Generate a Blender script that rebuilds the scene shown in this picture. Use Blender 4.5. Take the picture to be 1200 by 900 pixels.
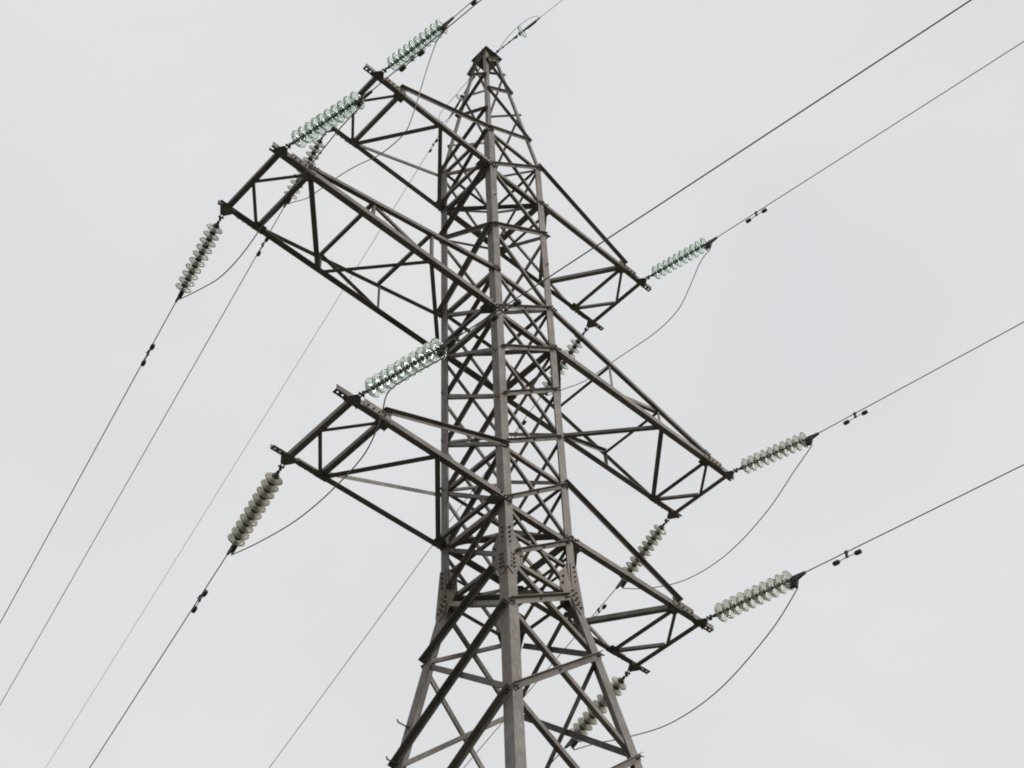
import bpy, math, random
from mathutils import Vector, Matrix
R = math.radians
random.seed(7)
sc = bpy.context.scene
col = sc.collection
for o in list(bpy.data.objects): bpy.data.objects.remove(o)

# ---------------------------------------------------------------- camera
H0 = 15.0                                     # height of the lowest crossarm above the ground
CAM = Vector((-10.0993, -10.1811, -13.4109 + H0))
yaw, pitch, roll, FPX = R(44.485), R(49.528), R(-3.042), 1670.53
fw = Vector((math.cos(pitch)*math.cos(yaw), math.cos(pitch)*math.sin(yaw), math.sin(pitch)))
rt = Vector((math.sin(yaw), -math.cos(yaw), 0)); up = rt.cross(fw)
rt2 = rt*math.cos(roll) + up*math.sin(roll); up2 = -rt*math.sin(roll) + up*math.cos(roll)
cd = bpy.data.cameras.new('camera'); cam = bpy.data.objects.new('camera', cd); col.objects.link(cam)
m = Matrix((rt2, up2, -fw)).transposed().to_4x4(); m.translation = CAM
cam.matrix_world = m
cd.sensor_width = 36; cd.lens = 36*FPX/1200; cd.clip_start = .1; cd.clip_end = 6000
sc.camera = cam

# ---------------------------------------------------------------- sky: overcast daylight
SUN_DIR = Vector((0.50, -0.90, 0.55)).normalized()
sun_el = math.asin(SUN_DIR.z); sun_az = math.atan2(SUN_DIR.x, SUN_DIR.y)
w = bpy.data.worlds.new('World'); sc.world = w; w.use_nodes = True
nt = w.node_tree; N = nt.nodes; LK = nt.links; N.clear()
out = N.new('ShaderNodeOutputWorld'); bg = N.new('ShaderNodeBackground'); bg.inputs['Strength'].default_value = .12
LK.new(bg.outputs[0], out.inputs[0])
sky = N.new('ShaderNodeTexSky'); sky.sky_type = 'NISHITA'; sky.sun_disc = False
sky.sun_elevation = sun_el; sky.sun_rotation = sun_az; sky.air_density = 1; sky.dust_density = 3
tc = N.new('ShaderNodeTexCoord')
mp = N.new('ShaderNodeMapping'); mp.inputs['Scale'].default_value = (1.2, 1.2, 2.2); LK.new(tc.outputs['Generated'], mp.inputs[0])
no = N.new('ShaderNodeTexNoise'); no.inputs['Scale'].default_value = 2.6; no.inputs['Detail'].default_value = 5; no.inputs['Roughness'].default_value = .5
no.inputs['Distortion'].default_value = .4
LK.new(mp.outputs[0], no.inputs['Vector'])
cr = N.new('ShaderNodeValToRGB'); LK.new(no.outputs['Fac'], cr.inputs[0])
cr.color_ramp.elements[0].position = .3; cr.color_ramp.elements[0].color = (.948, .960, .982, 1)
cr.color_ramp.elements[1].position = .68; cr.color_ramp.elements[1].color = (1.022, 1.022, 1.022, 1)
vm = N.new('ShaderNodeVectorMath'); vm.operation = 'SCALE'; vm.inputs['Scale'].default_value = 6.3
LK.new(cr.outputs[0], vm.inputs[0])
# overcast skies darken towards the horizon and away from the sun
sx = N.new('ShaderNodeSeparateXYZ'); LK.new(tc.outputs['Generated'], sx.inputs[0])
hz = N.new('ShaderNodeMapRange'); hz.inputs['From Min'].default_value = 0; hz.inputs['From Max'].default_value = .5
hz.inputs['To Min'].default_value = 2.6; hz.inputs['To Max'].default_value = 6.42; hz.interpolation_type = 'SMOOTHSTEP'
LK.new(sx.outputs['Z'], hz.inputs['Value']); LK.new(hz.outputs[0], vm.inputs['Scale'])
mx = N.new('ShaderNodeMixRGB'); mx.inputs[0].default_value = .96
LK.new(sky.outputs[0], mx.inputs[1]); LK.new(vm.outputs[0], mx.inputs[2]); LK.new(mx.outputs[0], bg.inputs['Color'])

sd = bpy.data.lights.new('sun', 'SUN'); sd.energy = 1.5; sd.angle = R(16); sd.color = (1, .95, .88)
so = bpy.data.objects.new('sun', sd); col.objects.link(so)
so.rotation_euler = (-SUN_DIR).to_track_quat('-Z', 'Y').to_euler(); so.location = (30, -60, 60)
sc.view_settings.view_transform = 'Standard'; sc.view_settings.look = 'None'
sc.view_settings.exposure = 0; sc.view_settings.gamma = 1; sc.view_settings.use_curve_mapping = False
sc.render.engine = 'CYCLES'; sc.cycles.filter_width = 1.9; sc.cycles.transmission_bounces = 16; sc.cycles.max_bounces = 16

# ---------------------------------------------------------------- materials
def bsdf_mat(name):
    M = bpy.data.materials.new(name); M.use_nodes = True
    return M, M.node_tree, M.node_tree.nodes['Principled BSDF']
def steel(name, base, dark, rust, rust_pos=.62, metallic=.15):
    M, t, b = bsdf_mat(name); n, l = t.nodes, t.links
    tc = n.new('ShaderNodeTexCoord'); oi = n.new('ShaderNodeObjectInfo')
    geo = n.new('ShaderNodeNewGeometry')
    # offset the pattern per member
    off = n.new('ShaderNodeVectorMath'); off.operation = 'ADD'
    cx = n.new('ShaderNodeMath'); cx.operation = 'MULTIPLY'; cx.inputs[1].default_value = 37.0; l.new(oi.outputs['Random'], cx.inputs[0])
    cb = n.new('ShaderNodeCombineXYZ'); l.new(cx.outputs[0], cb.inputs[0]); l.new(cx.outputs[0], cb.inputs[2])
    l.new(geo.outputs['Position'], off.inputs[0]); l.new(cb.outputs[0], off.inputs[1])
    n1 = n.new('ShaderNodeTexNoise'); n1.inputs['Scale'].default_value = 3.2; n1.inputs['Detail'].default_value = 6; n1.inputs['Roughness'].default_value = .65
    l.new(off.outputs[0], n1.inputs['Vector'])
    r1 = n.new('ShaderNodeValToRGB'); l.new(n1.outputs['Fac'], r1.inputs[0])
    r1.color_ramp.elements[0].position = .32; r1.color_ramp.elements[0].color = (*dark, 1)
    r1.color_ramp.elements[1].position = .66; r1.color_ramp.elements[1].color = (*base, 1)
    n2 = n.new('ShaderNodeTexNoise'); n2.inputs['Scale'].default_value = 1.1; n2.inputs['Detail'].default_value = 8; n2.inputs['Roughness'].default_value = .7
    l.new(off.outputs[0], n2.inputs['Vector'])
    r2 = n.new('ShaderNodeValToRGB'); l.new(n2.outputs['Fac'], r2.inputs[0])
    r2.color_ramp.elements[0].position = rust_pos-.08; r2.color_ramp.elements[0].color = (0, 0, 0, 1)
    r2.color_ramp.elements[1].position = rust_pos+.1; r2.color_ramp.elements[1].color = (1, 1, 1, 1)
    mx = n.new('ShaderNodeMixRGB'); l.new(r2.outputs[0], mx.inputs[0]); l.new(r1.outputs[0], mx.inputs[1]); mx.inputs[2].default_value = (*rust, 1)
    # fine streaks that run down the steel
    mpn = n.new('ShaderNodeMapping'); mpn.inputs['Scale'].default_value = (60, 60, 2.5); l.new(geo.outputs['Position'], mpn.inputs[0])
    n3 = n.new('ShaderNodeTexNoise'); n3.inputs['Scale'].default_value = 1; n3.inputs['Detail'].default_value = 3; l.new(mpn.outputs[0], n3.inputs['Vector'])
    r3 = n.new('ShaderNodeMapRange'); r3.inputs['From Min'].default_value = .3; r3.inputs['From Max'].default_value = .7
    r3.inputs['To Min'].default_value = .70; r3.inputs['To Max'].default_value = 1.15; l.new(n3.outputs['Fac'], r3.inputs['Value'])
    # every member weathered a little differently
    rv = n.new('ShaderNodeMapRange'); rv.inputs['To Min'].default_value = .72; rv.inputs['To Max'].default_value = 1.2; l.new(oi.outputs['Random'], rv.inputs['Value'])
    mm = n.new('ShaderNodeMath'); mm.operation = 'MULTIPLY'; l.new(r3.outputs[0], mm.inputs[0]); l.new(rv.outputs[0], mm.inputs[1])
    sv = n.new('ShaderNodeVectorMath'); sv.operation = 'SCALE'; l.new(mx.outputs[0], sv.inputs[0]); l.new(mm.outputs[0], sv.inputs['Scale'])
    l.new(sv.outputs[0], b.inputs['Base Color'])
    b.inputs['Metallic'].default_value = metallic; b.inputs['Roughness'].default_value = .62
    bp = n.new('ShaderNodeBump'); bp.inputs['Strength'].default_value = .25; bp.inputs['Distance'].default_value = .004
    l.new(n1.outputs['Fac'], bp.inputs['Height']); l.new(bp.outputs[0], b.inputs['Normal'])
    return M
def plain(name, c, rough=.6, metal=0.):
    M, t, b = bsdf_mat(name); n, l = t.nodes, t.links
    n1 = n.new('ShaderNodeTexNoise'); n1.inputs['Scale'].default_value = 14; n1.inputs['Detail'].default_value = 4
    geo = n.new('ShaderNodeNewGeometry'); l.new(geo.outputs['Position'], n1.inputs['Vector'])
    r1 = n.new('ShaderNodeValToRGB'); l.new(n1.outputs['Fac'], r1.inputs[0])
    r1.color_ramp.elements[0].color = (*[v*.75 for v in c], 1); r1.color_ramp.elements[1].color = (*[min(1, v*1.25) for v in c], 1)
    r1.color_ramp.elements[0].position = .3; r1.color_ramp.elements[1].position = .7
    l.new(r1.outputs[0], b.inputs['Base Color']); b.inputs['Roughness'].default_value = rough; b.inputs['Metallic'].default_value = metal
    return M
M_STEEL = steel('weathered_steel', (.285, .257, .230), (.140, .127, .118), (.17, .112, .075), .62)
M_LEG = steel('leg_steel', (.275, .250, .230), (.150, .136, .127), (.19, .130, .09), .62)
M_ARM = steel('arm_steel', (.285, .258, .235), (.145, .132, .125), (.15, .10, .07), .64)
M_GUS = steel('gusset_steel', (.26, .235, .21), (.16, .143, .13), (.23, .16, .10), .60)
M_BOLT = plain('bolt_iron', (.10, .085, .08), .6, .3)
M_IRON = plain('cast_iron', (.085, .08, .078), .55, .3)
M_CAP = plain('insulator_cap_iron', (.15, .155, .14), .5, .3)
M_WIRE = plain('aluminium_cable', (.20, .195, .20), .5, .5)
M_THIN = plain('steel_shield_cable', (.30, .30, .31), .5, .4)
def glass(name, c, rough=.06, tr=.94):
    M, t, b = bsdf_mat(name); n, l = t.nodes, t.links
    b.inputs['Transmission Weight'].default_value = tr; b.inputs['IOR'].default_value = 1.5
    lw = n.new('ShaderNodeTexNoise'); lw.inputs['Scale'].default_value = 20
    mr = n.new('ShaderNodeMapRange'); mr.inputs['To Min'].default_value = rough*.6; mr.inputs['To Max'].default_value = rough*2.2
    l.new(lw.outputs['Fac'], mr.inputs['Value']); l.new(mr.outputs[0], b.inputs['Roughness'])
    b.inputs['Base Color'].default_value = (*c, 1)
    return M
M_GLASS = glass('green_glass', (.83, .955, .875), .08, .90)
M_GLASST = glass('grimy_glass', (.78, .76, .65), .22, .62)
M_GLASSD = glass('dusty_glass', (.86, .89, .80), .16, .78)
Mg, t, b = bsdf_mat('grass_ground')
n, l = t.nodes, t.links
geo = n.new('ShaderNodeNewGeometry')
a = n.new('ShaderNodeTexNoise'); a.inputs['Scale'].default_value = .35; a.inputs['Detail'].default_value = 9; l.new(geo.outputs['Position'], a.inputs['Vector'])
a2 = n.new('ShaderNodeTexNoise'); a2.inputs['Scale'].default_value = 9; a2.inputs['Detail'].default_value = 5; l.new(geo.outputs['Position'], a2.inputs['Vector'])
am = n.new('ShaderNodeMixRGB'); am.inputs[0].default_value = .4; l.new(a.outputs['Fac'], am.inputs[1]); l.new(a2.outputs['Fac'], am.inputs[2])
ar = n.new('ShaderNodeValToRGB'); l.new(am.outputs[0], ar.inputs[0])
ar.color_ramp.elements[0].position = .35; ar.color_ramp.elements[0].color = (.045, .05, .03, 1)
ar.color_ramp.elements[1].position = .65; ar.color_ramp.elements[1].color = (.10, .095, .07, 1)
l.new(ar.outputs[0], b.inputs['Base Color']); b.inputs['Roughness'].default_value = .95
bp = n.new('ShaderNodeBump'); bp.inputs['Strength'].default_value = .6; bp.inputs['Distance'].default_value = .05; l.new(a2.outputs['Fac'], bp.inputs['Height']); l.new(bp.outputs[0], b.inputs['Normal'])

# ---------------------------------------------------------------- mesh helpers
class MB:
    def __init__(s): s.v = []; s.f = []; s.mi = []; s.mats = []; s.sm = []
    def mat(s, m):
        if m not in s.mats: s.mats.append(m)
        return s.mats.index(m)
    def add(s, vs, fs, m, smooth=False):
        k = len(s.v); s.v += [tuple(v) for v in vs]; i = s.mat(m)
        for f in fs: s.f.append([k+q for q in f]); s.mi.append(i); s.sm.append(smooth)
    def prism(s, prof, p1, p2, e1, e2, m):
        """prof: 2-D outline in (e1,e2), swept from p1 to p2"""
        n = len(prof)
        vs = [p1 + e1*a + e2*b for a, b in prof] + [p2 + e1*a + e2*b for a, b in prof]
        fs = [[i, (i+1) % n, n+(i+1) % n, n+i] for i in range(n)] + [list(range(n))[::-1], list(range(n, 2*n))]
        # keep normals outward
        area = sum(prof[i][0]*prof[(i+1) % n][1]-prof[(i+1) % n][0]*prof[i][1] for i in range(n))
        hand = e1.cross(e2).dot(p2-p1)
        if area*hand < 0: fs = [f[::-1] for f in fs]
        s.add(vs, fs, m)
    def angle(s, p1, p2, a, t, n1, n2, m):
        s.prism([(0, 0), (a, 0), (a, t), (t, t), (t, a), (0, a)], p1, p2, n1, n2, m)
    def box(s, c, ex, ey, ez, m):
        """c centre, ex/ey/ez half-extent vectors"""
        s.prism([(-1, -1), (1, -1), (1, 1), (-1, 1)], c-ez, c+ez, ex, ey, m)
    def cyl(s, p1, p2, r, m, n=6, r2=None, smooth=False):
        d = (p2-p1).normalized(); e1 = d.orthogonal().normalized(); e2 = d.cross(e1)
        r2 = r if r2 is None else r2
        vs = [p1+(e1*math.cos(2*math.pi*i/n)+e2*math.sin(2*math.pi*i/n))*r for i in range(n)]
        vs += [p2+(e1*math.cos(2*math.pi*i/n)+e2*math.sin(2*math.pi*i/n))*r2 for i in range(n)]
        s.add(vs, [[i, (i+1) % n, n+(i+1) % n, n+i] for i in range(n)], m, smooth)
        s.add(vs, [list(range(n))[::-1], list(range(n, 2*n))], m)
    def bolt(s, p, ax, m=None, r=.0165, h=.020):
        s.cyl(p - ax*.001, p+ax*h, r, m or M_BOLT, 6)
        s.cyl(p + ax*h, p+ax*(h+.014), r*.5, m or M_BOLT, 6)
    def tube(s, pts, r, m, n=8):
        k0 = len(s.v); i0 = s.mat(m); prev = None
        for i, p in enumerate(pts):
            d = (pts[min(i+1, len(pts)-1)] - pts[max(i-1, 0)]).normalized()
            if prev is None: e1 = d.orthogonal().normalized()
            else: e1 = (prev - d*prev.dot(d)).normalized()
            prev = e1; e2 = d.cross(e1)
            s.v += [tuple(p+(e1*math.cos(2*math.pi*j/n)+e2*math.sin(2*math.pi*j/n))*r) for j in range(n)]
        for i in range(len(pts)-1):
            for j in range(n):
                s.f.append([k0+i*n+j, k0+i*n+(j+1) % n, k0+(i+1)*n+(j+1) % n, k0+(i+1)*n+j]); s.mi.append(i0); s.sm.append(True)
        s.f.append([k0+j for j in range(n)][::-1]); s.mi.append(i0); s.sm.append(False)
        e = k0+(len(pts)-1)*n; s.f.append([e+j for j in range(n)]); s.mi.append(i0); s.sm.append(False)
    def lathe(s, prof, m, n=32, closed=False, smooth=True):
        """prof: (x, r) pairs round the local X axis"""
        k0 = len(s.v); i0 = s.mat(m)
        for x, r in prof:
            s.v += [(x, r*math.cos(2*math.pi*j/n), r*math.sin(2*math.pi*j/n)) for j in range(n)]
        q = len(prof)
        for i in range(q if closed else q-1):
            i2 = (i+1) % q
            for j in range(n):
                s.f.append([k0+i*n+j, k0+i*n+(j+1) % n, k0+i2*n+(j+1) % n, k0+i2*n+j]); s.mi.append(i0); s.sm.append(smooth)
        if not closed:
            s.f.append([k0+j for j in range(n)][::-1]); s.mi.append(i0); s.sm.append(False)
            e = k0+(q-1)*n; s.f.append([e+j for j in range(n)]); s.mi.append(i0); s.sm.append(False)
    def mesh(s, name):
        me = bpy.data.meshes.new(name); me.from_pydata(s.v, [], s.f)
        for m_ in s.mats: me.materials.append(m_)
        me.polygons.foreach_set('material_index', s.mi); me.polygons.foreach_set('use_smooth', s.sm); me.update()
        return me
    def build(s, name, parent=None):
        o = bpy.data.objects.new(name, s.mesh(name)); col.objects.link(o)
        if parent: o.parent = parent
        return o
def thing(name, label, cat, loc=(0, 0, 0), group=None, rot=None):
    o = bpy.data.objects.new(name, None); col.objects.link(o); o.location = loc; o.empty_display_size = .2
    if rot is not None: o.rotation_euler = rot
    o['label'] = label; o['category'] = cat
    if group: o['group'] = group
    return o
def tag(o, label, cat, group=None):
    o['label'] = label; o['category'] = cat
    if group: o['group'] = group
    return o
def copy_tree(o, parent=None):
    c = o.copy(); col.objects.link(c); c.parent = parent
    for ch in o.children: copy_tree(ch, c)
    return c
V = Vector
UP = V((0, 0, 1))

# ---------------------------------------------------------------- ground
g = MB(); rr = 3000; k = 64
g.add([(0, 0, 0)] + [(rr*math.cos(2*math.pi*i/k), rr*math.sin(2*math.pi*i/k), 0) for i in range(k)], [[0, i+1, (i+1) % k+1] for i in range(k)], Mg)
go = g.build('ground'); go['kind'] = 'structure'

# ---------------------------------------------------------------- tower geometry (metres; z measured from the lowest crossarm, then +H0)
Z = dict(t=13.96, b=9.58, c=8.33, d=7.38, e=6.43, f=5.24, g=4.165, h=3.19, i=2.11, j=1.1, k=0., q=-.47, l=-.98, m=-1.97, n=-3.51, o=-5.45, p=-7.9, r=-11.0, s=-14.6, z=-15.0)
WT, WB, WL, WN = .172, .66, .636, 1.028
def hw(z):
    if z >= Z['b']: return WB + (WT-WB)*(z-Z['b'])/(Z['t']-Z['b'])
    if z >= Z['l']: return WL + (WB-WL)*(z-Z['l'])/(Z['b']-Z['l'])
    return WL + (WN-WL)*(z-Z['l'])/(Z['n']-Z['l'])
SG = dict(N=(-1, -1), L=(-1, 1), R=(1, -1), B=(1, 1))
def P(c, z):
    if isinstance(z, str): z = Z[z]
    ww = hw(z); return V((SG[c][0]*ww, SG[c][1]*ww, z+H0))
tower = thing('transmission_tower', 'tall weathered grey-brown steel lattice pylon with six crossarms, filling the middle', 'power pylon', (0, 0, 0))

# ---- legs
def leg(c):
    sx, sy = SG[c]; b = MB()
    e1 = V((-sx, 0, 0)); e2 = V((0, -sy, 0))
    for za, zb, a, t in (('z', 'l', .16, .014), ('l', 'b', .14, .013), ('b', 't', .078, .009)):
        b.angle(P(c, za), P(c, zb), a, t, e1, e2, M_LEG)
    # bolts at the lattice nodes, on both flanges
    for lv in 'bcdefghijkmno':
        for ee, oo in ((e1, -e2), (e2, -e1)):
            for q, dz in ((.035, .02), (.085, -.035)) if lv in 'cgkfbj' else ((.06, 0),):
                if random.random() < .85:
                    b.bolt(P(c, Z[lv]+dz) + ee*q + oo*(.022), oo)
    o = b.build('leg', tower)
    # splice plates at the waist
    for ee, oo in ((e1, -e2), (e2, -e1)):
        s = MB()
        pr = [(.02, -.40), (.13, -.40), (.165, -.52), (.29, -.68), (.30, -.95), (.215, -1.12), (.15, -1.36), (.02, -1.36)]
        zc = -.95
        pts = []
        for q, z in pr: pts.append(P(c, z) + ee*q)
        n_ = len(pts); back = [p_-oo*.027 for p_ in pts]; front = [p_-oo*.0165 for p_ in pts]
        fs = [list(range(n_)), list(range(n_, 2*n_))[::-1]] + [[i, n_+i, n_+(i+1) % n_, (i+1) % n_] for i in range(n_)]
        if (pts[1]-pts[0]).cross(pts[2]-pts[1]).dot(oo) > 0: fs = [f[::-1] for f in fs]
        s.add(back+front, fs, M_GUS)
        # narrow cover strip on the outside of the flange, cut to a point below
        q_ = [(-.011, -.44), (.098, -.44), (.105, -.98), (.150, -1.08), (.146, -1.24), (.085, -1.345), (-.011, -1.24)]
        po = [P(c, z)+ee*q for q, z in q_]; n2_ = len(po)
        f2_ = [list(range(n2_)), list(range(n2_, 2*n2_))[::-1]] + [[i, n2_+i, n2_+(i+1) % n2_, (i+1) % n2_] for i in range(n2_)]
        if (po[1]-po[0]).cross(po[2]-po[1]).dot(oo) > 0: f2_ = [f[::-1] for f in f2_]
        s.add([p_+oo*.003 for p_ in po]+[p_+oo*.012 for p_ in po], f2_, M_GUS)
        for i in range(4): s.bolt(P(c, -.50-.085*i)+ee*.045+oo*.013, oo, r=.017)
        for i in range(4):
            s.bolt(P(c, -.96-.085*i)+ee*.05+oo*.013, oo, r=.017)
            if i < 4: s.bolt(P(c, -.94-.085*i)+ee*.105+oo*.013, oo, r=.016)
        s.bolt(P(c, -.87)+ee*.255-oo*.0165, oo); s.bolt(P(c, -.74)+ee*.235-oo*.0165, oo)
        s.build('splice_plate', o)
        # small filler plates behind the chord roots
    return o
legs = {c: leg(c) for c in 'NLRB'}
legs['N']['label'] = 'nearest leg, running up the middle'

# ---- face bracing
FACES = [('L', 'N', V((-1, 0, 0))), ('N', 'R', V((0, -1, 0))), ('R', 'B', V((1, 0, 0))), ('B', 'L', V((0, 1, 0)))]
def brace_mb(p1, p2, no, a, t, where, off=0.):
    b = MB(); d = (p2-p1).normalized()
    nn = (no - d*no.dot(d)).normalized(); e = d.cross(nn)
    if e.z < 0: e = -e
    if abs(e.z) < .02: e = UP.copy()
    if where == 'out':
        b.angle(p1+e*a/2+nn*(.003+off), p2+e*a/2+nn*(.003+off), a, t, -e, nn, M_STEEL)
        for p, s in ((p1, 1), (p2, -1)): b.bolt(p+d*s*.035+nn*(.003+off+t), nn); b.bolt(p+d*s*.085+nn*(.003+off+t), nn)
        if a > .05: b.bolt((p1+p2)/2+nn*(.003+off+t), nn, r=.013)
    else:
        b.angle(p1-e*a/2-nn*(.017+off), p2-e*a/2-nn*(.017+off), a, t, e, -nn, M_STEEL)
    return b
def inset(p1, p2, q):
    d = (p2-p1).normalized(); qa, qb = q if isinstance(q, tuple) else (q, q)
    return p1+d*qa, p2-d*qb
mem = []        # (p1, p2, mesh builder, kind)
def add_brace(ca, za, cb, zb, no, a, where, off=0., q=.02, kind='diagonal_brace'):
    p1, p2 = inset(P(ca, za), P(cb, zb), q)
    mem.append((p1, p2, brace_mb(p1, p2, no, a, max(.005, a*.1), where, off), kind))
jit = 0
for fa, fb, no in FACES:
    # peak: single zigzag; a at 13.32, 11.64; b at 12.46, 10.6
    za = [13.32, 11.64]; zb = [12.46, 10.58]
    add_brace(fb, 13.92, fa, za[0], no, .06, 'out', .010, -.01)
    add_brace(fa, za[0], fb, zb[0], no, .05, 'out', .0, -.01)
    add_brace(fb, zb[0], fa, za[1], no, .055, 'out', .010, -.01)
    add_brace(fa, za[1], fb, zb[1], no, .05, 'out', .0, -.01)
    add_brace(fb, zb[1], fa, 'b', no, .055, 'out', .010, -.01)
    add_brace(fa, 'c', fb, 'b', no, .055, 'out', .0, .045)
    add_brace(fb, 'c', fa, 'b', no, .05, 'in', .0, .0)
    # c..f single zigzag; N and B carry the nodes c, e
    x, y = (fa, fb) if fa in 'NB' else (fb, fa)
    big = .08 if (fa, fb) in (('L', 'N'), ('R', 'B')) else .055
    wh = 'out' if x == fb else 'in'
    add_brace(x, 'c', y, 'd', no, big, wh, .012 if wh == 'out' else 0, -.01)
    add_brace(y, 'd', x, 'e', no, .063, 'out', .0, -.01)
    add_brace(x, 'e', y, 'f', no, big, wh, .012 if wh == 'out' else 0, .0)
    for u_, l_ in ('fg', 'gh', 'hi', 'ij', 'jk', 'kl', 'lm', 'mn', 'no', 'op', 'pr', 'rs'):
        a1, a2 = (.06, .055) if u_ in 'fghijk' else (.08, .065)
        if fa+fb == 'NR' and u_ in 'fghijk': a1, a2 = .058, .045
        q = .08 if u_ in 'fghijk' else .0
        if l_ == 'l': q = (.20, .08)
        if u_ == 'l': q = (.0, .24)
        behind = fa in 'LR' and u_ in 'fghij'
        add_brace(fa, l_, fb, u_, no, a1, 'out', -(a1+.034) if behind else .0, .03 if behind else q)
        add_brace(fb, l_, fa, u_, no, a2, 'in', .0, q if isinstance(q, tuple) else 0.)
    back = .115 if (fa, fb) in (('R', 'B'), ('B', 'L')) else .08
    for lv, a in (('b', .056), ('c', back), ('f', .07), ('g', back), ('j', .06), ('k', back), ('q', .045), ('l', .06)):
        add_brace(fa, lv, fb, lv, no, a, 'in', .012 if lv != 'q' else .03, .02 if lv != 'q' else .1, 'horizontal_strut')
# horizontal diaphragms
def diaph(c1, c2, lv, a, dz=0.):
    p1, p2 = inset(P(c1, lv), P(c2, lv), .06); d = (p2-p1).normalized(); s = d.cross(UP)
    b = MB(); o = V((0, 0, dz))
    b.angle(p1-s*a/2+o, p2-s*a/2+o, a, a*.1, s, UP, M_STEEL)
    mem.append((p1, p2, b, 'diaphragm_brace'))
for lv, a_, z_ in (('c', .09, .02), ('g', .08, .0), ('k', .12, .12), ('l', .11, .05)): diaph('L', 'R', lv, a_, z_)
for lv in 'cgkl': diaph('N', 'B', lv, .09, -.035)
# rank by the length seen in the frame: the hundred longest diagonals are parts of their own
def pix(p):
    d = p-CAM; z = d.dot(fw)
    return (600+FPX*d.dot(rt2)/z, 450-FPX*d.dot(up2)/z)
def seen(p1, p2):
    n_ = 0
    for i in range(41):
        q = p1.lerp(p2, i/40); x, y = pix(q)
        if 0 < x < 1200 and 0 < y < 900: n_ += 1
    a_, b_ = pix(p1), pix(p2)
    return n_/41*math.hypot(a_[0]-b_[0], a_[1]-b_[1])
diag = sorted([m_ for m_ in mem if m_[3] == 'diagonal_brace'], key=lambda m_: -seen(m_[0], m_[1]))
rest = MB()
for i, m_ in enumerate(diag):
    if i < 100: m_[2].build('diagonal_brace', tower)
    else:
        b2 = m_[2]
        k0 = len(rest.v); rest.v += b2.v
        for f, mi, sm in zip(b2.f, b2.mi, b2.sm):
            rest.f.append([k0+q for q in f]); rest.mi.append(rest.mat(b2.mats[mi])); rest.sm.append(sm)
ro = rest.build('lower_bracing', tower); ro['kind'] = 'stuff'
for m_ in mem:
    if m_[3] != 'diagonal_brace': m_[2].build(m_[3], tower)
# peak plate
b = MB(); zt = 13.99+H0
b.box(V((.012, -.012, zt-.006)), V((.235, 0, 0)), V((0, .235, 0)), V((0, 0, .007)), M_ARM)
for sx, sy in ((1, 1), (1, -1), (-1, 1), (-1, -1)):
    b.bolt(V((sx*.205, sy*.205, zt-.015)), -UP)
for sx in (-1, 1):   # collar angles under the plate
    b.angle(V((sx*.150, -.14, zt-.085)), V((sx*.150, .14, zt-.085)), .062, .007, V((-sx, 0, 0)), UP, M_STEEL)
    b.angle(V((-.14, sx*.155, zt-.09)), V((.14, sx*.155, zt-.09)), .062, .007, V((0, -sx, 0)), UP, M_STEEL)
b.build('peak_plate', tower)
# climbing pegs on the left leg
for i in range(18):
    z = -2.95 - .52*i
    if z < -12.5: break
    b = MB(); p = P('L', z) + V((0, -.06, 0)); e = V((-1, 0, 0))
    b.cyl(p, p+e*.16, .009, M_IRON, 8); b.cyl(p+e*.156, p+e*.172+UP*.035, .009, M_IRON, 8); b.cyl(p, p+e*.016, .024, M_IRON, 6)
    b.build('climbing_peg', tower)

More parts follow.
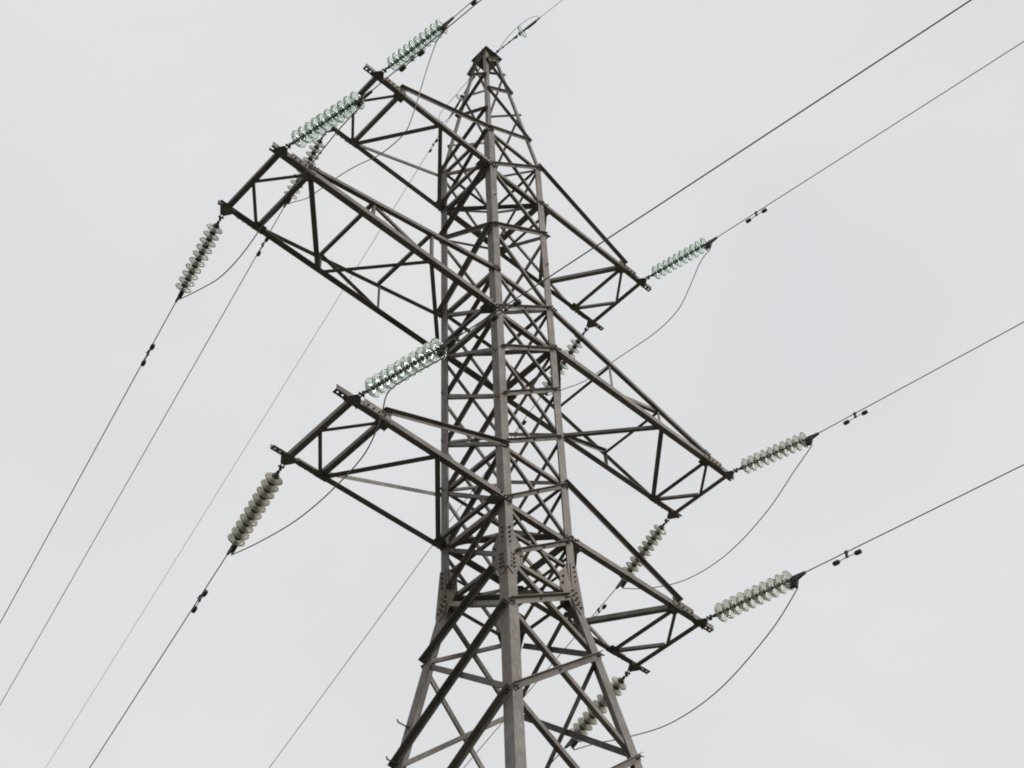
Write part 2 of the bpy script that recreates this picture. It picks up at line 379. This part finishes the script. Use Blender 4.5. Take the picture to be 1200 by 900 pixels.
# ---- crossarms.  Built for the -X side and turned 180 degrees for the +X side
ARMS = dict(s=dict(X=3.2315, J=2.718, t=.652, e=3.51, n=1.828), m=dict(X=4.8, J=4.27, t=.637, e=4.955, n1=3.124, n2=1.98))
def arm_y(kind, x, lv):
    A = ARMS[kind]; w0 = hw(Z[lv]); return w0 + (A['t']-w0)*(x-w0)/(A['X']-w0)
def crossarm(kind, lv, tielv, flip):
    A = ARMS[kind]; w0 = hw(Z[lv]); z0 = Z[lv]+H0; f = -1 if flip else 1
    def Q(x, ny, dz=0., dy=0.):          # ny -1: the camera-side chord of the left arms
        return V((-x*f, (ny*(arm_y(kind, x, lv)+dy))*f, z0+dz))
    def D(x, y, z=0.): return V((x*f, y*f, z))
    ca = .098 if kind == 'm' else .085; ct = .009
    def flat(mb, p1, p2, a, dz=0., q=0.):
        """an angle lying under the chords, flat flange down, web up"""
        p1, p2 = inset(p1, p2, q); d = (p2-p1).normalized(); s = d.cross(UP).normalized()
        o_ = V((0, 0, dz))
        mb.angle(p1-s*a/2+o_, p2-s*a/2+o_, a, a*.1, s, UP, M_ARM)
    body = MB()          # lattice of the arm's underside
    un = -.012
    flat(body, Q(A['J'], -1), Q(A['J'], 1), .075, -.010, .03)
    mid = D(-A['X'], 0); mid.z = z0
    flat(body, mid, Q(A['J'], -1), .05, -.020, .03); flat(body, mid, Q(A['J'], 1), .05, -.021, .03)
    if kind == 's':
        flat(body, Q(A['J'], 1), Q(A['n'], -1), .075, -.018, .02)
        flat(body, Q(A['n'], -1), Q(w0+.05, 1), .07, -.024, .02)
    else:
        flat(body, Q(A['J'], -1), Q(A['n1'], 1), .08, -.018, .02)
        flat(body, Q(A['n1'], 1), Q(A['n2'], -1), .06, -.024, .02)
        flat(body, Q(A['n2'], -1), Q(w0+.05, 1), .065, -.030, .02)
    flat(body, Q(w0+.14, -1), Q(w0+.14, 1), .055, -.036, .0)
    ao = body.build('crossarm', tower)
    # end bar carrying the insulator strings
    b = MB(); flat(b, Q(A['X'], -1, 0, .02), Q(A['X'], 1, 0, .02), .08, -.012)
    b.build('end_bar', ao)
    for ny in (-1, 1):
        yo = D(0, ny)                    # outward in y
        b = MB()
        # chord: horizontal flange inward, vertical flange up; end tongue drilled
        x1 = A['X']+.10
        pa, pb = Q(w0-.12, ny, 0, .024), Q(x1, ny, 0, .024)
        b.angle(pa, pb, ca, ct, -yo, UP, M_ARM)
        pc = Q(A['e'], ny, 0, .024)
        dd = (pc-pb).normalized()
        b.prism([(0, 0), (ca, 0), (ca, ct), (0, ct)], pb+yo*0, pb+dd*.001, -yo, UP, M_ARM)
        b.prism([(0, ct), (ct, ct), (ct, ca), (0, ca)], pb, pc, -yo, UP, M_ARM)
        L = (pc-pb).length; hole = .030
        segs = [(0, L*.28-hole/2, 0), (L*.28-hole/2, L*.28+hole/2, 1), (L*.28+hole/2, L*.72-hole/2, 0), (L*.72-hole/2, L*.72+hole/2, 1), (L*.72+hole/2, L, 0)]
        for s0, s1, h in segs:
            if s1 <= s0: continue
            for u0, u1 in (((0, ca),) if not h else ((0, ca/2-hole/2), (ca/2+hole/2, ca))):
                b.prism([(u0, 0), (u1, 0), (u1, ct), (u0, ct)], pb+dd*s0, pb+dd*s1, -yo, UP, M_ARM)
        # bolts at the root, through the vertical flange into the leg
        for i in range(4): b.bolt(Q(w0-.09+.055*i, ny, ca*.3+(i % 2)*.035, .024), yo, r=.014)
        co = b.build('chord', ao)
        # tie from the body down to the joint
        b = MB(); ta = .063 if kind == 's' else .07
        zt_ = Z[tielv]-Z[lv]; wt_ = hw(Z[tielv])
        root = V((-(wt_-.10)*f, ny*(wt_+.018)*f, Z[tielv]+H0))
        tip = Q(A['J']+.06, ny, .105, .045)
        d = (tip-root).normalized(); e = (UP-d*UP.dot(d)).normalized()
        nn = yo-d*yo.dot(d); nn = (nn-e*nn.dot(e)).normalized()
        if kind == 's': b.angle(root+e*ta/2, tip+e*ta/2, ta, .007, -e, nn, M_ARM)
        else: b.angle(root-e*ta/2+nn*.007, tip-e*ta/2+nn*.007, ta, .007, e, -nn, M_ARM)
        for i in range(3): b.bolt(root+d*(.04+.05*i)+nn*.007, nn, r=.014); b.bolt(tip-d*(.04+.05*i)+nn*.007, nn, r=.014)
        b.build('tie_rod', ao)
        if kind == 'm':
            def T(x):      # point on the tie above x
                k_ = (x-(wt_-.10))/((A['J']+.06)-(wt_-.10)); return root.lerp(tip, k_)
            b = MB()
            for xn in (A['n1'], A['n2']):
                lo = Q(xn, ny, .03, .0); hi = T(xn)-yo*.03
                dd2 = (hi-lo).normalized()
                b.angle(lo, hi+dd2*.02, .045, .006, D(1, 0), -yo, M_STEEL)
            lo = Q(A['n2'], ny, .03, -.004); hi = T(A['n1'])-yo*.045
            d3 = (lo-hi).normalized(); s3 = d3.cross(yo).normalized()
            b.angle(hi-s3*.03, lo-s3*.03, .062, .006, s3, -yo, M_STEEL)
            b.build('web_brace', ao)
        # joint plates and hanger plate
        b = MB(); c_ = Q(A['J'], ny, -.008, -.05)
        b.box(c_, D(.10, 0), D(0, .075), V((0, 0, .005)), M_ARM)
        for ux, uy in ((.06, .03), (-.06, .03), (0, -.04), (.06, -.04)): b.bolt(c_+D(ux, uy)-UP*.005, -UP, r=.013)
        b.build('joint_plate', ao); b = MB()
        cr_ = Q(w0+.06, ny, -.007, -.07)      # root plate under the chord
        b.prism([(-.20, .07), (.14, .07), (.14, -.10), (.02, -.12)], cr_-UP*.006, cr_, D(-1, 0), yo, M_ARM)
        b.build('root_plate', ao)
        b = MB()      # vertical plate under the tie
        c2 = Q(A['J']+.14, ny, .075, .030)
        b.box(c2, D(.22, 0), V((0, 0, .065)), yo*.005, M_STEEL)
        for i in range(4): b.bolt(c2+D(-.16+.09*i, 0)+yo*.005+V((0, 0, -.03)), yo, r=.014)
        b.build('tie_plate', ao)
        b = MB(); h0 = Q(A['X'], ny, -.004, 0.)
        pl = [(-.12, -.055), (.12, -.055), (.10, .03), (.032, .125), (-.032, .125), (-.10, .03)]
        b.prism(pl, h0-UP*.014, h0-UP*.004, D(1, 0), yo, M_ARM)
        for ux in (-.09, .09): b.bolt(h0+D(ux, 0)-yo*.04-UP*.014, -UP, r=.014)
        b.build('hanger_plate', ao)
    # cross struts between the ties of the long arms
    if kind == 'm':
        for xn in (A['n1'], A['n2']):
            b = MB(); zz = []
            for ny in (-1, 1):
                wt_ = hw(Z[tielv]); k_ = (xn-(wt_-.10))/((A['J']+.06)-(wt_-.10))
                zt_ = (Z[tielv]-Z[lv])*(1-k_)+.105*k_
                zz.append(Q(xn, ny, zt_, -.01))
            flat(b, zz[0], zz[1], .055, -.02)
            b.build('tie_strut', ao)
    return ao
for kind, lv, tl in (('s', 'c', 'b'), ('m', 'g', 'f'), ('s', 'k', 'j')):
    for flip in (False, True): crossarm(kind, lv, tl, flip)

# ---------------------------------------------------------------- insulator strings
def shell_profile():
    # closed profile of one glass shell: (x along the string, radius)
    k = 1.08
    return [(x, r*k if r > .06 else r) for x, r in ((.050, .030), (.046, .052), (.052, .078), (.061, .102), (.074, .120), (.087, .1275), (.091, .124),
            (.084, .117), (.078, .110), (.092, .1045), (.093, .099), (.072, .094), (.070, .086), (.086, .080), (.086, .074), (.066, .069), (.064, .052), (.070, .034), (.062, .024))]
def make_string(glassmat, ndisc=10, pitch=.128, start=.205):
    root = thing('insulator_string', 'x', 'insulator')
    # shackle + ball eye
    b = MB()
    for s_ in (-1, 1): b.cyl(V((-.01, s_*.02, 0)), V((.07, s_*.02, 0)), .009, M_IRON, 8)
    b.cyl(V((.0, -.035, 0)), V((.0, .035, 0)), .012, M_IRON, 8); b.cyl(V((.07, -.045, 0)), V((.07, .045, 0)), .014, M_IRON, 8)
    b.cyl(V((.06, 0, 0)), V((.15, 0, 0)), .012, M_IRON, 8)
    b.cyl(V((.10, 0, -.034)), V((.10, 0, .034)), .022, M_IRON, 8); b.cyl(V((.15, 0, 0)), V((start, 0, 0)), .010, M_IRON, 8)
    b.cyl(V((.155, 0, 0)), V((.185, 0, 0)), .024, M_IRON, 10)
    b.build('shackle', root)
    d0 = MB(); d0.lathe(shell_profile(), glassmat, 36, closed=True); dm = d0.mesh('insulator_disc')
    c0 = MB(); c0.lathe([(-.004, .018), (-.002, .034), (.008, .045), (.030, .050), (.047, .056), (.049, .030)], M_CAP, 18)
    c0.lathe([(.060, .0235), (.066, .022), (.074, .012), (.124, .0105), (.127, .016)], M_CAP, 12); cm = c0.mesh('cap')
    for i in range(ndisc):
        d = bpy.data.objects.new('insulator_disc', dm); col.objects.link(d); d.parent = root; d.location = (start+i*pitch, 0, 0)
        d.rotation_euler = (random.uniform(0, 6), random.uniform(-.02, .02), random.uniform(-.02, .02))
        c = bpy.data.objects.new('cap', cm); col.objects.link(c); c.parent = d
    xe = start+ndisc*pitch
    b = MB()
    b.cyl(V((xe, 0, 0)), V((xe+.05, 0, 0)), .022, M_IRON, 10)
    b.prism([(xe+.03, .025), (xe+.24, .014), (xe+.24, -.012), (xe+.12, -.05), (xe+.10, -.145), (xe+.05, -.145), (xe+.04, -.03)], V((0, -.016, 0)), V((0, .016, 0)), V((1, 0, 0)), V((0, 0, 1)), M_IRON)
    for i in range(3):
        z = -.05-.036*i
        b.box(V((xe+.045, 0, z)), V((.045, 0, 0)), V((0, .03, 0)), V((0, 0, .009)), M_IRON)
        b.bolt(V((xe+.0, .02, z)), V((-1, 0, 0)), r=.013); b.bolt(V((xe+.0, -.02, z)), V((-1, 0, 0)), r=.013)
    b.cyl(V((xe+.075, 0, -.14)), V((xe+.075, 0, -.165)), .016, M_IRON, 8)
    b.build('tension_clamp', root)
    return root, xe+.075, xe+.23
PROTO = {}
PROTO['g'], XE, XW = make_string(M_GLASS)
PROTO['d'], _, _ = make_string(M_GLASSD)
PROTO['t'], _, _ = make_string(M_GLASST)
used = set()
def xrot(d, roll_ref=UP):
    x = d.normalized(); z = (roll_ref-x*roll_ref.dot(x)).normalized(); y = z.cross(x)
    return Matrix((x, y, z)).transposed()
def place_string(A, d, key, label, sc_=1.):
    if key in used: o = copy_tree(PROTO[key])
    else: o = PROTO[key]; used.add(key)
    o.location = A; o.rotation_euler = xrot(d).to_euler()
    o['label'] = label; o['group'] = 'glass insulator strings on the crossarms'
    o.scale = (sc_,)*3
    rm = xrot(d)
    return A+rm@V((XE, 0, -.165))*sc_, A+rm@V((XW, 0, 0))*sc_
def arc(E, az, side, slope, c, L, n):
    pts = []
    for i in range(n+1):
        h = L*(i/n)**1.6
        pts.append(V((E.x+h*math.sin(az), E.y+side*h*math.cos(az), E.z-slope*h+c*h*h)))
    return pts
def catmull(pts, n=8):
    res = []
    P_ = [pts[0]*2-pts[1]]+pts+[pts[-1]*2-pts[-2]]
    for i in range(1, len(P_)-2):
        p0, p1, p2, p3 = P_[i-1:i+3]
        for j in range(n):
            t = j/n
            res.append(((p1*2)+(p2-p0)*t+(p0*2-p1*5+p2*4-p3)*t*t+(p1*3-p0-p2*3+p3)*t**3)*.5)
    res.append(pts[-1]); return res
def make_damper():
    root = thing('vibration_damper', 'x', 'vibration damper')
    b = MB()      # clamp gripping the cable
    b.box(V((0, 0, -.035)), V((.018, 0, 0)), V((0, .014, 0)), V((0, 0, .055)), M_IRON); b.cyl(V((-.022, 0, 0)), V((.022, 0, 0)), .021, M_IRON, 10)
    b.bolt(V((0, .014, -.045)), V((0, 1, 0)), r=.011)
    b.build('clamp', root)
    b = MB(); b.tube([V((-.17+.034*i, 0, -.085-.010*((i-5)/5)**2)) for i in range(11)], .006, M_IRON, 6); b.build('messenger_cable', root)
    wm = MB(); wm.lathe([(-.055, .012), (-.052, .026), (-.03, .034), (.028, .034), (.045, .027), (.05, .012)], M_IRON, 16); me = wm.mesh('weight')
    for s_ in (-1, 1):
        o = bpy.data.objects.new('weight', me); col.objects.link(o); o.parent = root; o.location = (s_*.175, 0, -.093); o.rotation_euler = (0, 0, 0 if s_ > 0 else math.pi)
    return root
DAMP = make_damper(); damp_used = [False]
def place_damper(p, d, label, scale=1., refv=UP):
    if damp_used[0]: o = copy_tree(DAMP)
    else: o = DAMP; damp_used[0] = True
    o.location = p; o.rotation_euler = xrot(d, refv).to_euler(); o.scale = (scale,)*3
    o['label'] = label; o['group'] = 'vibration dampers on the wires'

AZN, AZF = R(4.8), R(12.0)
AZ = dict(Lt=(3.6, 11.9), Lm=(4.4, 11.8), Ll=(5.6, 11.8), Rt=(5.1, 12.4), Rm=(4.8, 12.2), Rl=(4.6, 11.8))
# per arm tip: kind, level, side, string directions (near, far) and damper distances, jumper profile
D_ = {
 'Lt': ('s', 'c', -1, (.07, -.98, -.20), (.19, .96, -.22), .70, .92, [(.05, -.22), (.10, -.75), (.14, -1.28), (.18, -1.80), (.23, -2.10), (.37, -1.92), (.53, -1.42), (.68, -1.05), (.84, -.72), (.95, -.30)]),
 'Lm': ('m', 'g', -1, (.13, -.97, -.20), (.19, .96, -.20), .84, 1.10, [(.12, -.16), (.31, -.38), (.47, -.55), (.60, -.80), (.72, -.80), (.85, -.52)]),
 'Ll': ('s', 'k', -1, (.06, -.98, -.20), (.18, .96, -.20), .86, .95, [(.10, -.16, -.12), (.18, -.22, -.20), (.235, -.44, -.12), (.33, -.66, -.04), (.50, -.69), (.66, -.63), (.84, -.40)]),
 'Rt': ('s', 'c', 1, (.05, -.98, -.20), (.18, .96, -.22), .92, .88, [(.06, -.25), (.14, -.66), (.22, -.97), (.35, -1.03), (.55, -.85), (.75, -.68), (.88, -.40)]),
 'Rm': ('m', 'g', 1, (.06, -.98, -.20), (.18, .96, -.22), .76, .66, [(.09, -.36), (.26, -.78), (.47, -1.02), (.68, -.92), (.87, -.52)]),
 'Rl': ('s', 'k', 1, (-.02, -.98, -.18), (.14, .97, -.22), .72, .80, [(.13, -.50), (.35, -.82), (.56, -.82), (.75, -.56), (.89, -.30)]),
}
WHERE = {'Lt': 'upper left crossarm', 'Lm': 'long middle left crossarm', 'Ll': 'lower left crossarm', 'Rt': 'upper right crossarm', 'Rm': 'long middle right crossarm', 'Rl': 'lower right crossarm'}
LBL = {
 ('Lt', -1): 'pale green insulator string rising from the upper left crossarm to the top edge',
 ('Lm', -1): 'clear green glass insulator string rising from the near tip of the long middle left crossarm',
 ('Ll', -1): 'green glass insulator string rising from the lower left crossarm in front of the tower body',
 ('Rt', -1): 'pale green glass insulator string reaching right from the upper right crossarm',
 ('Rm', -1): 'grey-green glass insulator string reaching right from the long middle right crossarm',
 ('Rl', -1): 'dusty grey glass insulator string reaching right from the lower right crossarm',
 ('Lt', 1): 'insulator string behind the tip of the long middle left crossarm, mostly hidden',
 ('Lm', 1): 'glass insulator string hanging down left from the far tip of the long middle left crossarm',
 ('Ll', 1): 'dusty tan insulator string hanging down left from the far tip of the lower left crossarm',
 ('Rt', 1): 'insulator string below the upper right crossarm, partly behind the middle right crossarm',
 ('Rm', 1): 'insulator string hanging from the middle right crossarm, crossed by a lower crossarm tie',
 ('Rl', 1): 'dusty insulator string under the lower right crossarm, seen behind the right tower leg',
}
SCL = {('Rl', -1): 1.07, ('Rm', -1): 1.02, ('Lt', 1): .93, ('Rt', 1): 1.03, ('Lm', 1): .94, ('Ll', 1): .94, ('Rm', -1): 1.03}
WDIR = {-1: 'up right', 1: 'down left'}
for key, (kd, lv, sd_, dn, df, hn, hf, prof) in D_.items():
    A_ = ARMS[kd]; ends = {}
    for side, dv, hd in ((-1, dn, hn), (1, df, hf)):
        a0 = V((sd_*A_['X'], side*(A_['t']+.10), Z[lv]+H0-.012))
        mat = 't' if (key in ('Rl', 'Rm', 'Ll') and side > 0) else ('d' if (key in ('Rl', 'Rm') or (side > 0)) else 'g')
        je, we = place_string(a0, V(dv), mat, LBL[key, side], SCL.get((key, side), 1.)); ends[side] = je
        az = R(AZ[key][0 if side < 0 else 1])
        pts = arc(we - V(dv).normalized()*.06, az, side, .08, .0004, 200 if side > 0 else 190, 70)
        b = MB(); b.tube(pts, .0078, M_WIRE, 8)
        tag(b.build('conductor_wire'), 'dark line wire going %s from the %s' % (WDIR[side], WHERE[key]), 'power line', 'line wires leaving the crossarms')
        p = V((pts[0].x+hd*math.sin(az), pts[0].y+side*hd*math.cos(az), pts[0].z-.08*hd))
        dd = V((math.sin(az), side*math.cos(az), -.08))
        place_damper(p, dd, 'twin-weight damper on the wire going %s from the %s' % (WDIR[side], WHERE[key]))
    a_, b_ = ends[-1], ends[1]
    pts = [a_, a_+V((0, .01, -.05))]+[a_.lerp(b_, q_[0])+V((q_[2] if len(q_) > 2 else 0, 0, q_[1]+.10)) for q_ in prof]+[b_+V((0, -.03, -.04)), b_]
    mb = MB(); mb.tube(catmull(pts, 8), .0082, M_WIRE, 8)
    tag(mb.build('jumper_wire'), 'slack jumper cable looping under the %s between its two insulator strings' % WHERE[key], 'jumper cable', 'jumper cables under the crossarms')

# ---------------------------------------------------------------- shield wire fittings at the peak
def shield_fitting(A, d, label, loop):
    root = thing('shield_wire_fitting', label, 'line fitting', A, 'shield wire fittings at the tower peak', xrot(d).to_euler())
    b = MB(); b.cyl(V((-.03, 0, 0)), V((.10, 0, 0)), .013, M_IRON, 8); b.cyl(V((.09, -.03, 0)), V((.09, .03, 0)), .016, M_IRON, 8)
    b.cyl(V((.10, 0, 0)), V((.58, 0, 0)), .012, M_IRON, 8)
    for x in (.24, .42, .56): b.cyl(V((x-.015, 0, 0)), V((x+.015, 0, 0)), .021, M_IRON, 8)
    b.cyl(V((.58, 0, .0)), V((.66, 0, .0)), .020, M_IRON, 8); b.box(V((.63, 0, -.04)), V((.014, 0, 0)), V((0, .01, 0)), V((0, 0, .04)), M_IRON)
    b.build('link_rod', root)
    dd = bpy.data.objects.new('insulator_disc', discs[0].data); col.objects.link(dd); dd.parent = root; dd.location = (.70, 0, 0)
    cc = bpy.data.objects.new('cap', discs[0].children[0].data); col.objects.link(cc); cc.parent = dd
    b = MB(); b.cyl(V((.82, 0, 0)), V((.90, 0, 0)), .022, M_IRON, 8); b.cyl(V((.90, 0, 0)), V((1.28, 0, 0)), .024, M_IRON, 10, r2=.014)
    b.box(V((1.05, 0, -.01)), V((.13, 0, 0)), V((0, .018, 0)), V((0, 0, .028)), M_IRON)
    b.build('wire_clamp', root)
    mb = MB(); mb.tube(catmull([V(q) for q in loop], 8), .006, M_THIN, 6); mb.build('bypass_wire', root)
    return root
zA = 13.96+H0
discs = [c for c in PROTO['g'].children if c.name.startswith('insulator_disc')]
dN = V((.075, -.985, -.09)).normalized(); AN = V((.03, -.235, zA))
dF = V((.19, .966, -.16)).normalized(); AF = V((.02, .215, zA))
f1 = shield_fitting(AN, dN, 'rod chain with one glass disc leaving the tower peak to the upper right', [(.0, .05, .02), (.15, .02, .16), (.5, 0, .33), (.85, 0, .36), (1.12, 0, .24), (1.24, 0, .08), (1.22, 0, .01)])
f2 = shield_fitting(AF, dF, 'rod chain with one glass disc behind the left side of the tower peak', [(.0, .05, .02), (.3, .06, .05), (.8, .14, .02), (1.15, .22, -.02), (1.38, .22, -.05), (1.42, .08, -.04), (1.24, 0, -.01)])
for A0, d0, az, side, nm in ((AN, dN, AZN, -1, 'thin shield wire running from the tower peak up to the top edge'), (AF, dF, AZF, 1, 'thin pale shield wire running from behind the tower peak down to the lower left')):
    e = A0+d0*1.25
    pts = arc(e, az, side, .07, .00035, 200, 70)
    b = MB(); b.tube(pts, .0055, M_THIN, 6); tag(b.build('shield_wire'), nm, 'shield wire', 'shield wires at the peak')
    if side > 0:
        h = .75; p = V((e.x+h*math.sin(az), e.y+h*math.cos(az), e.z-.07*h))
        place_damper(p, V((math.sin(az), math.cos(az), -.07)), 'small twin-weight damper on the thin shield wire behind the upper left crossarm', .8)
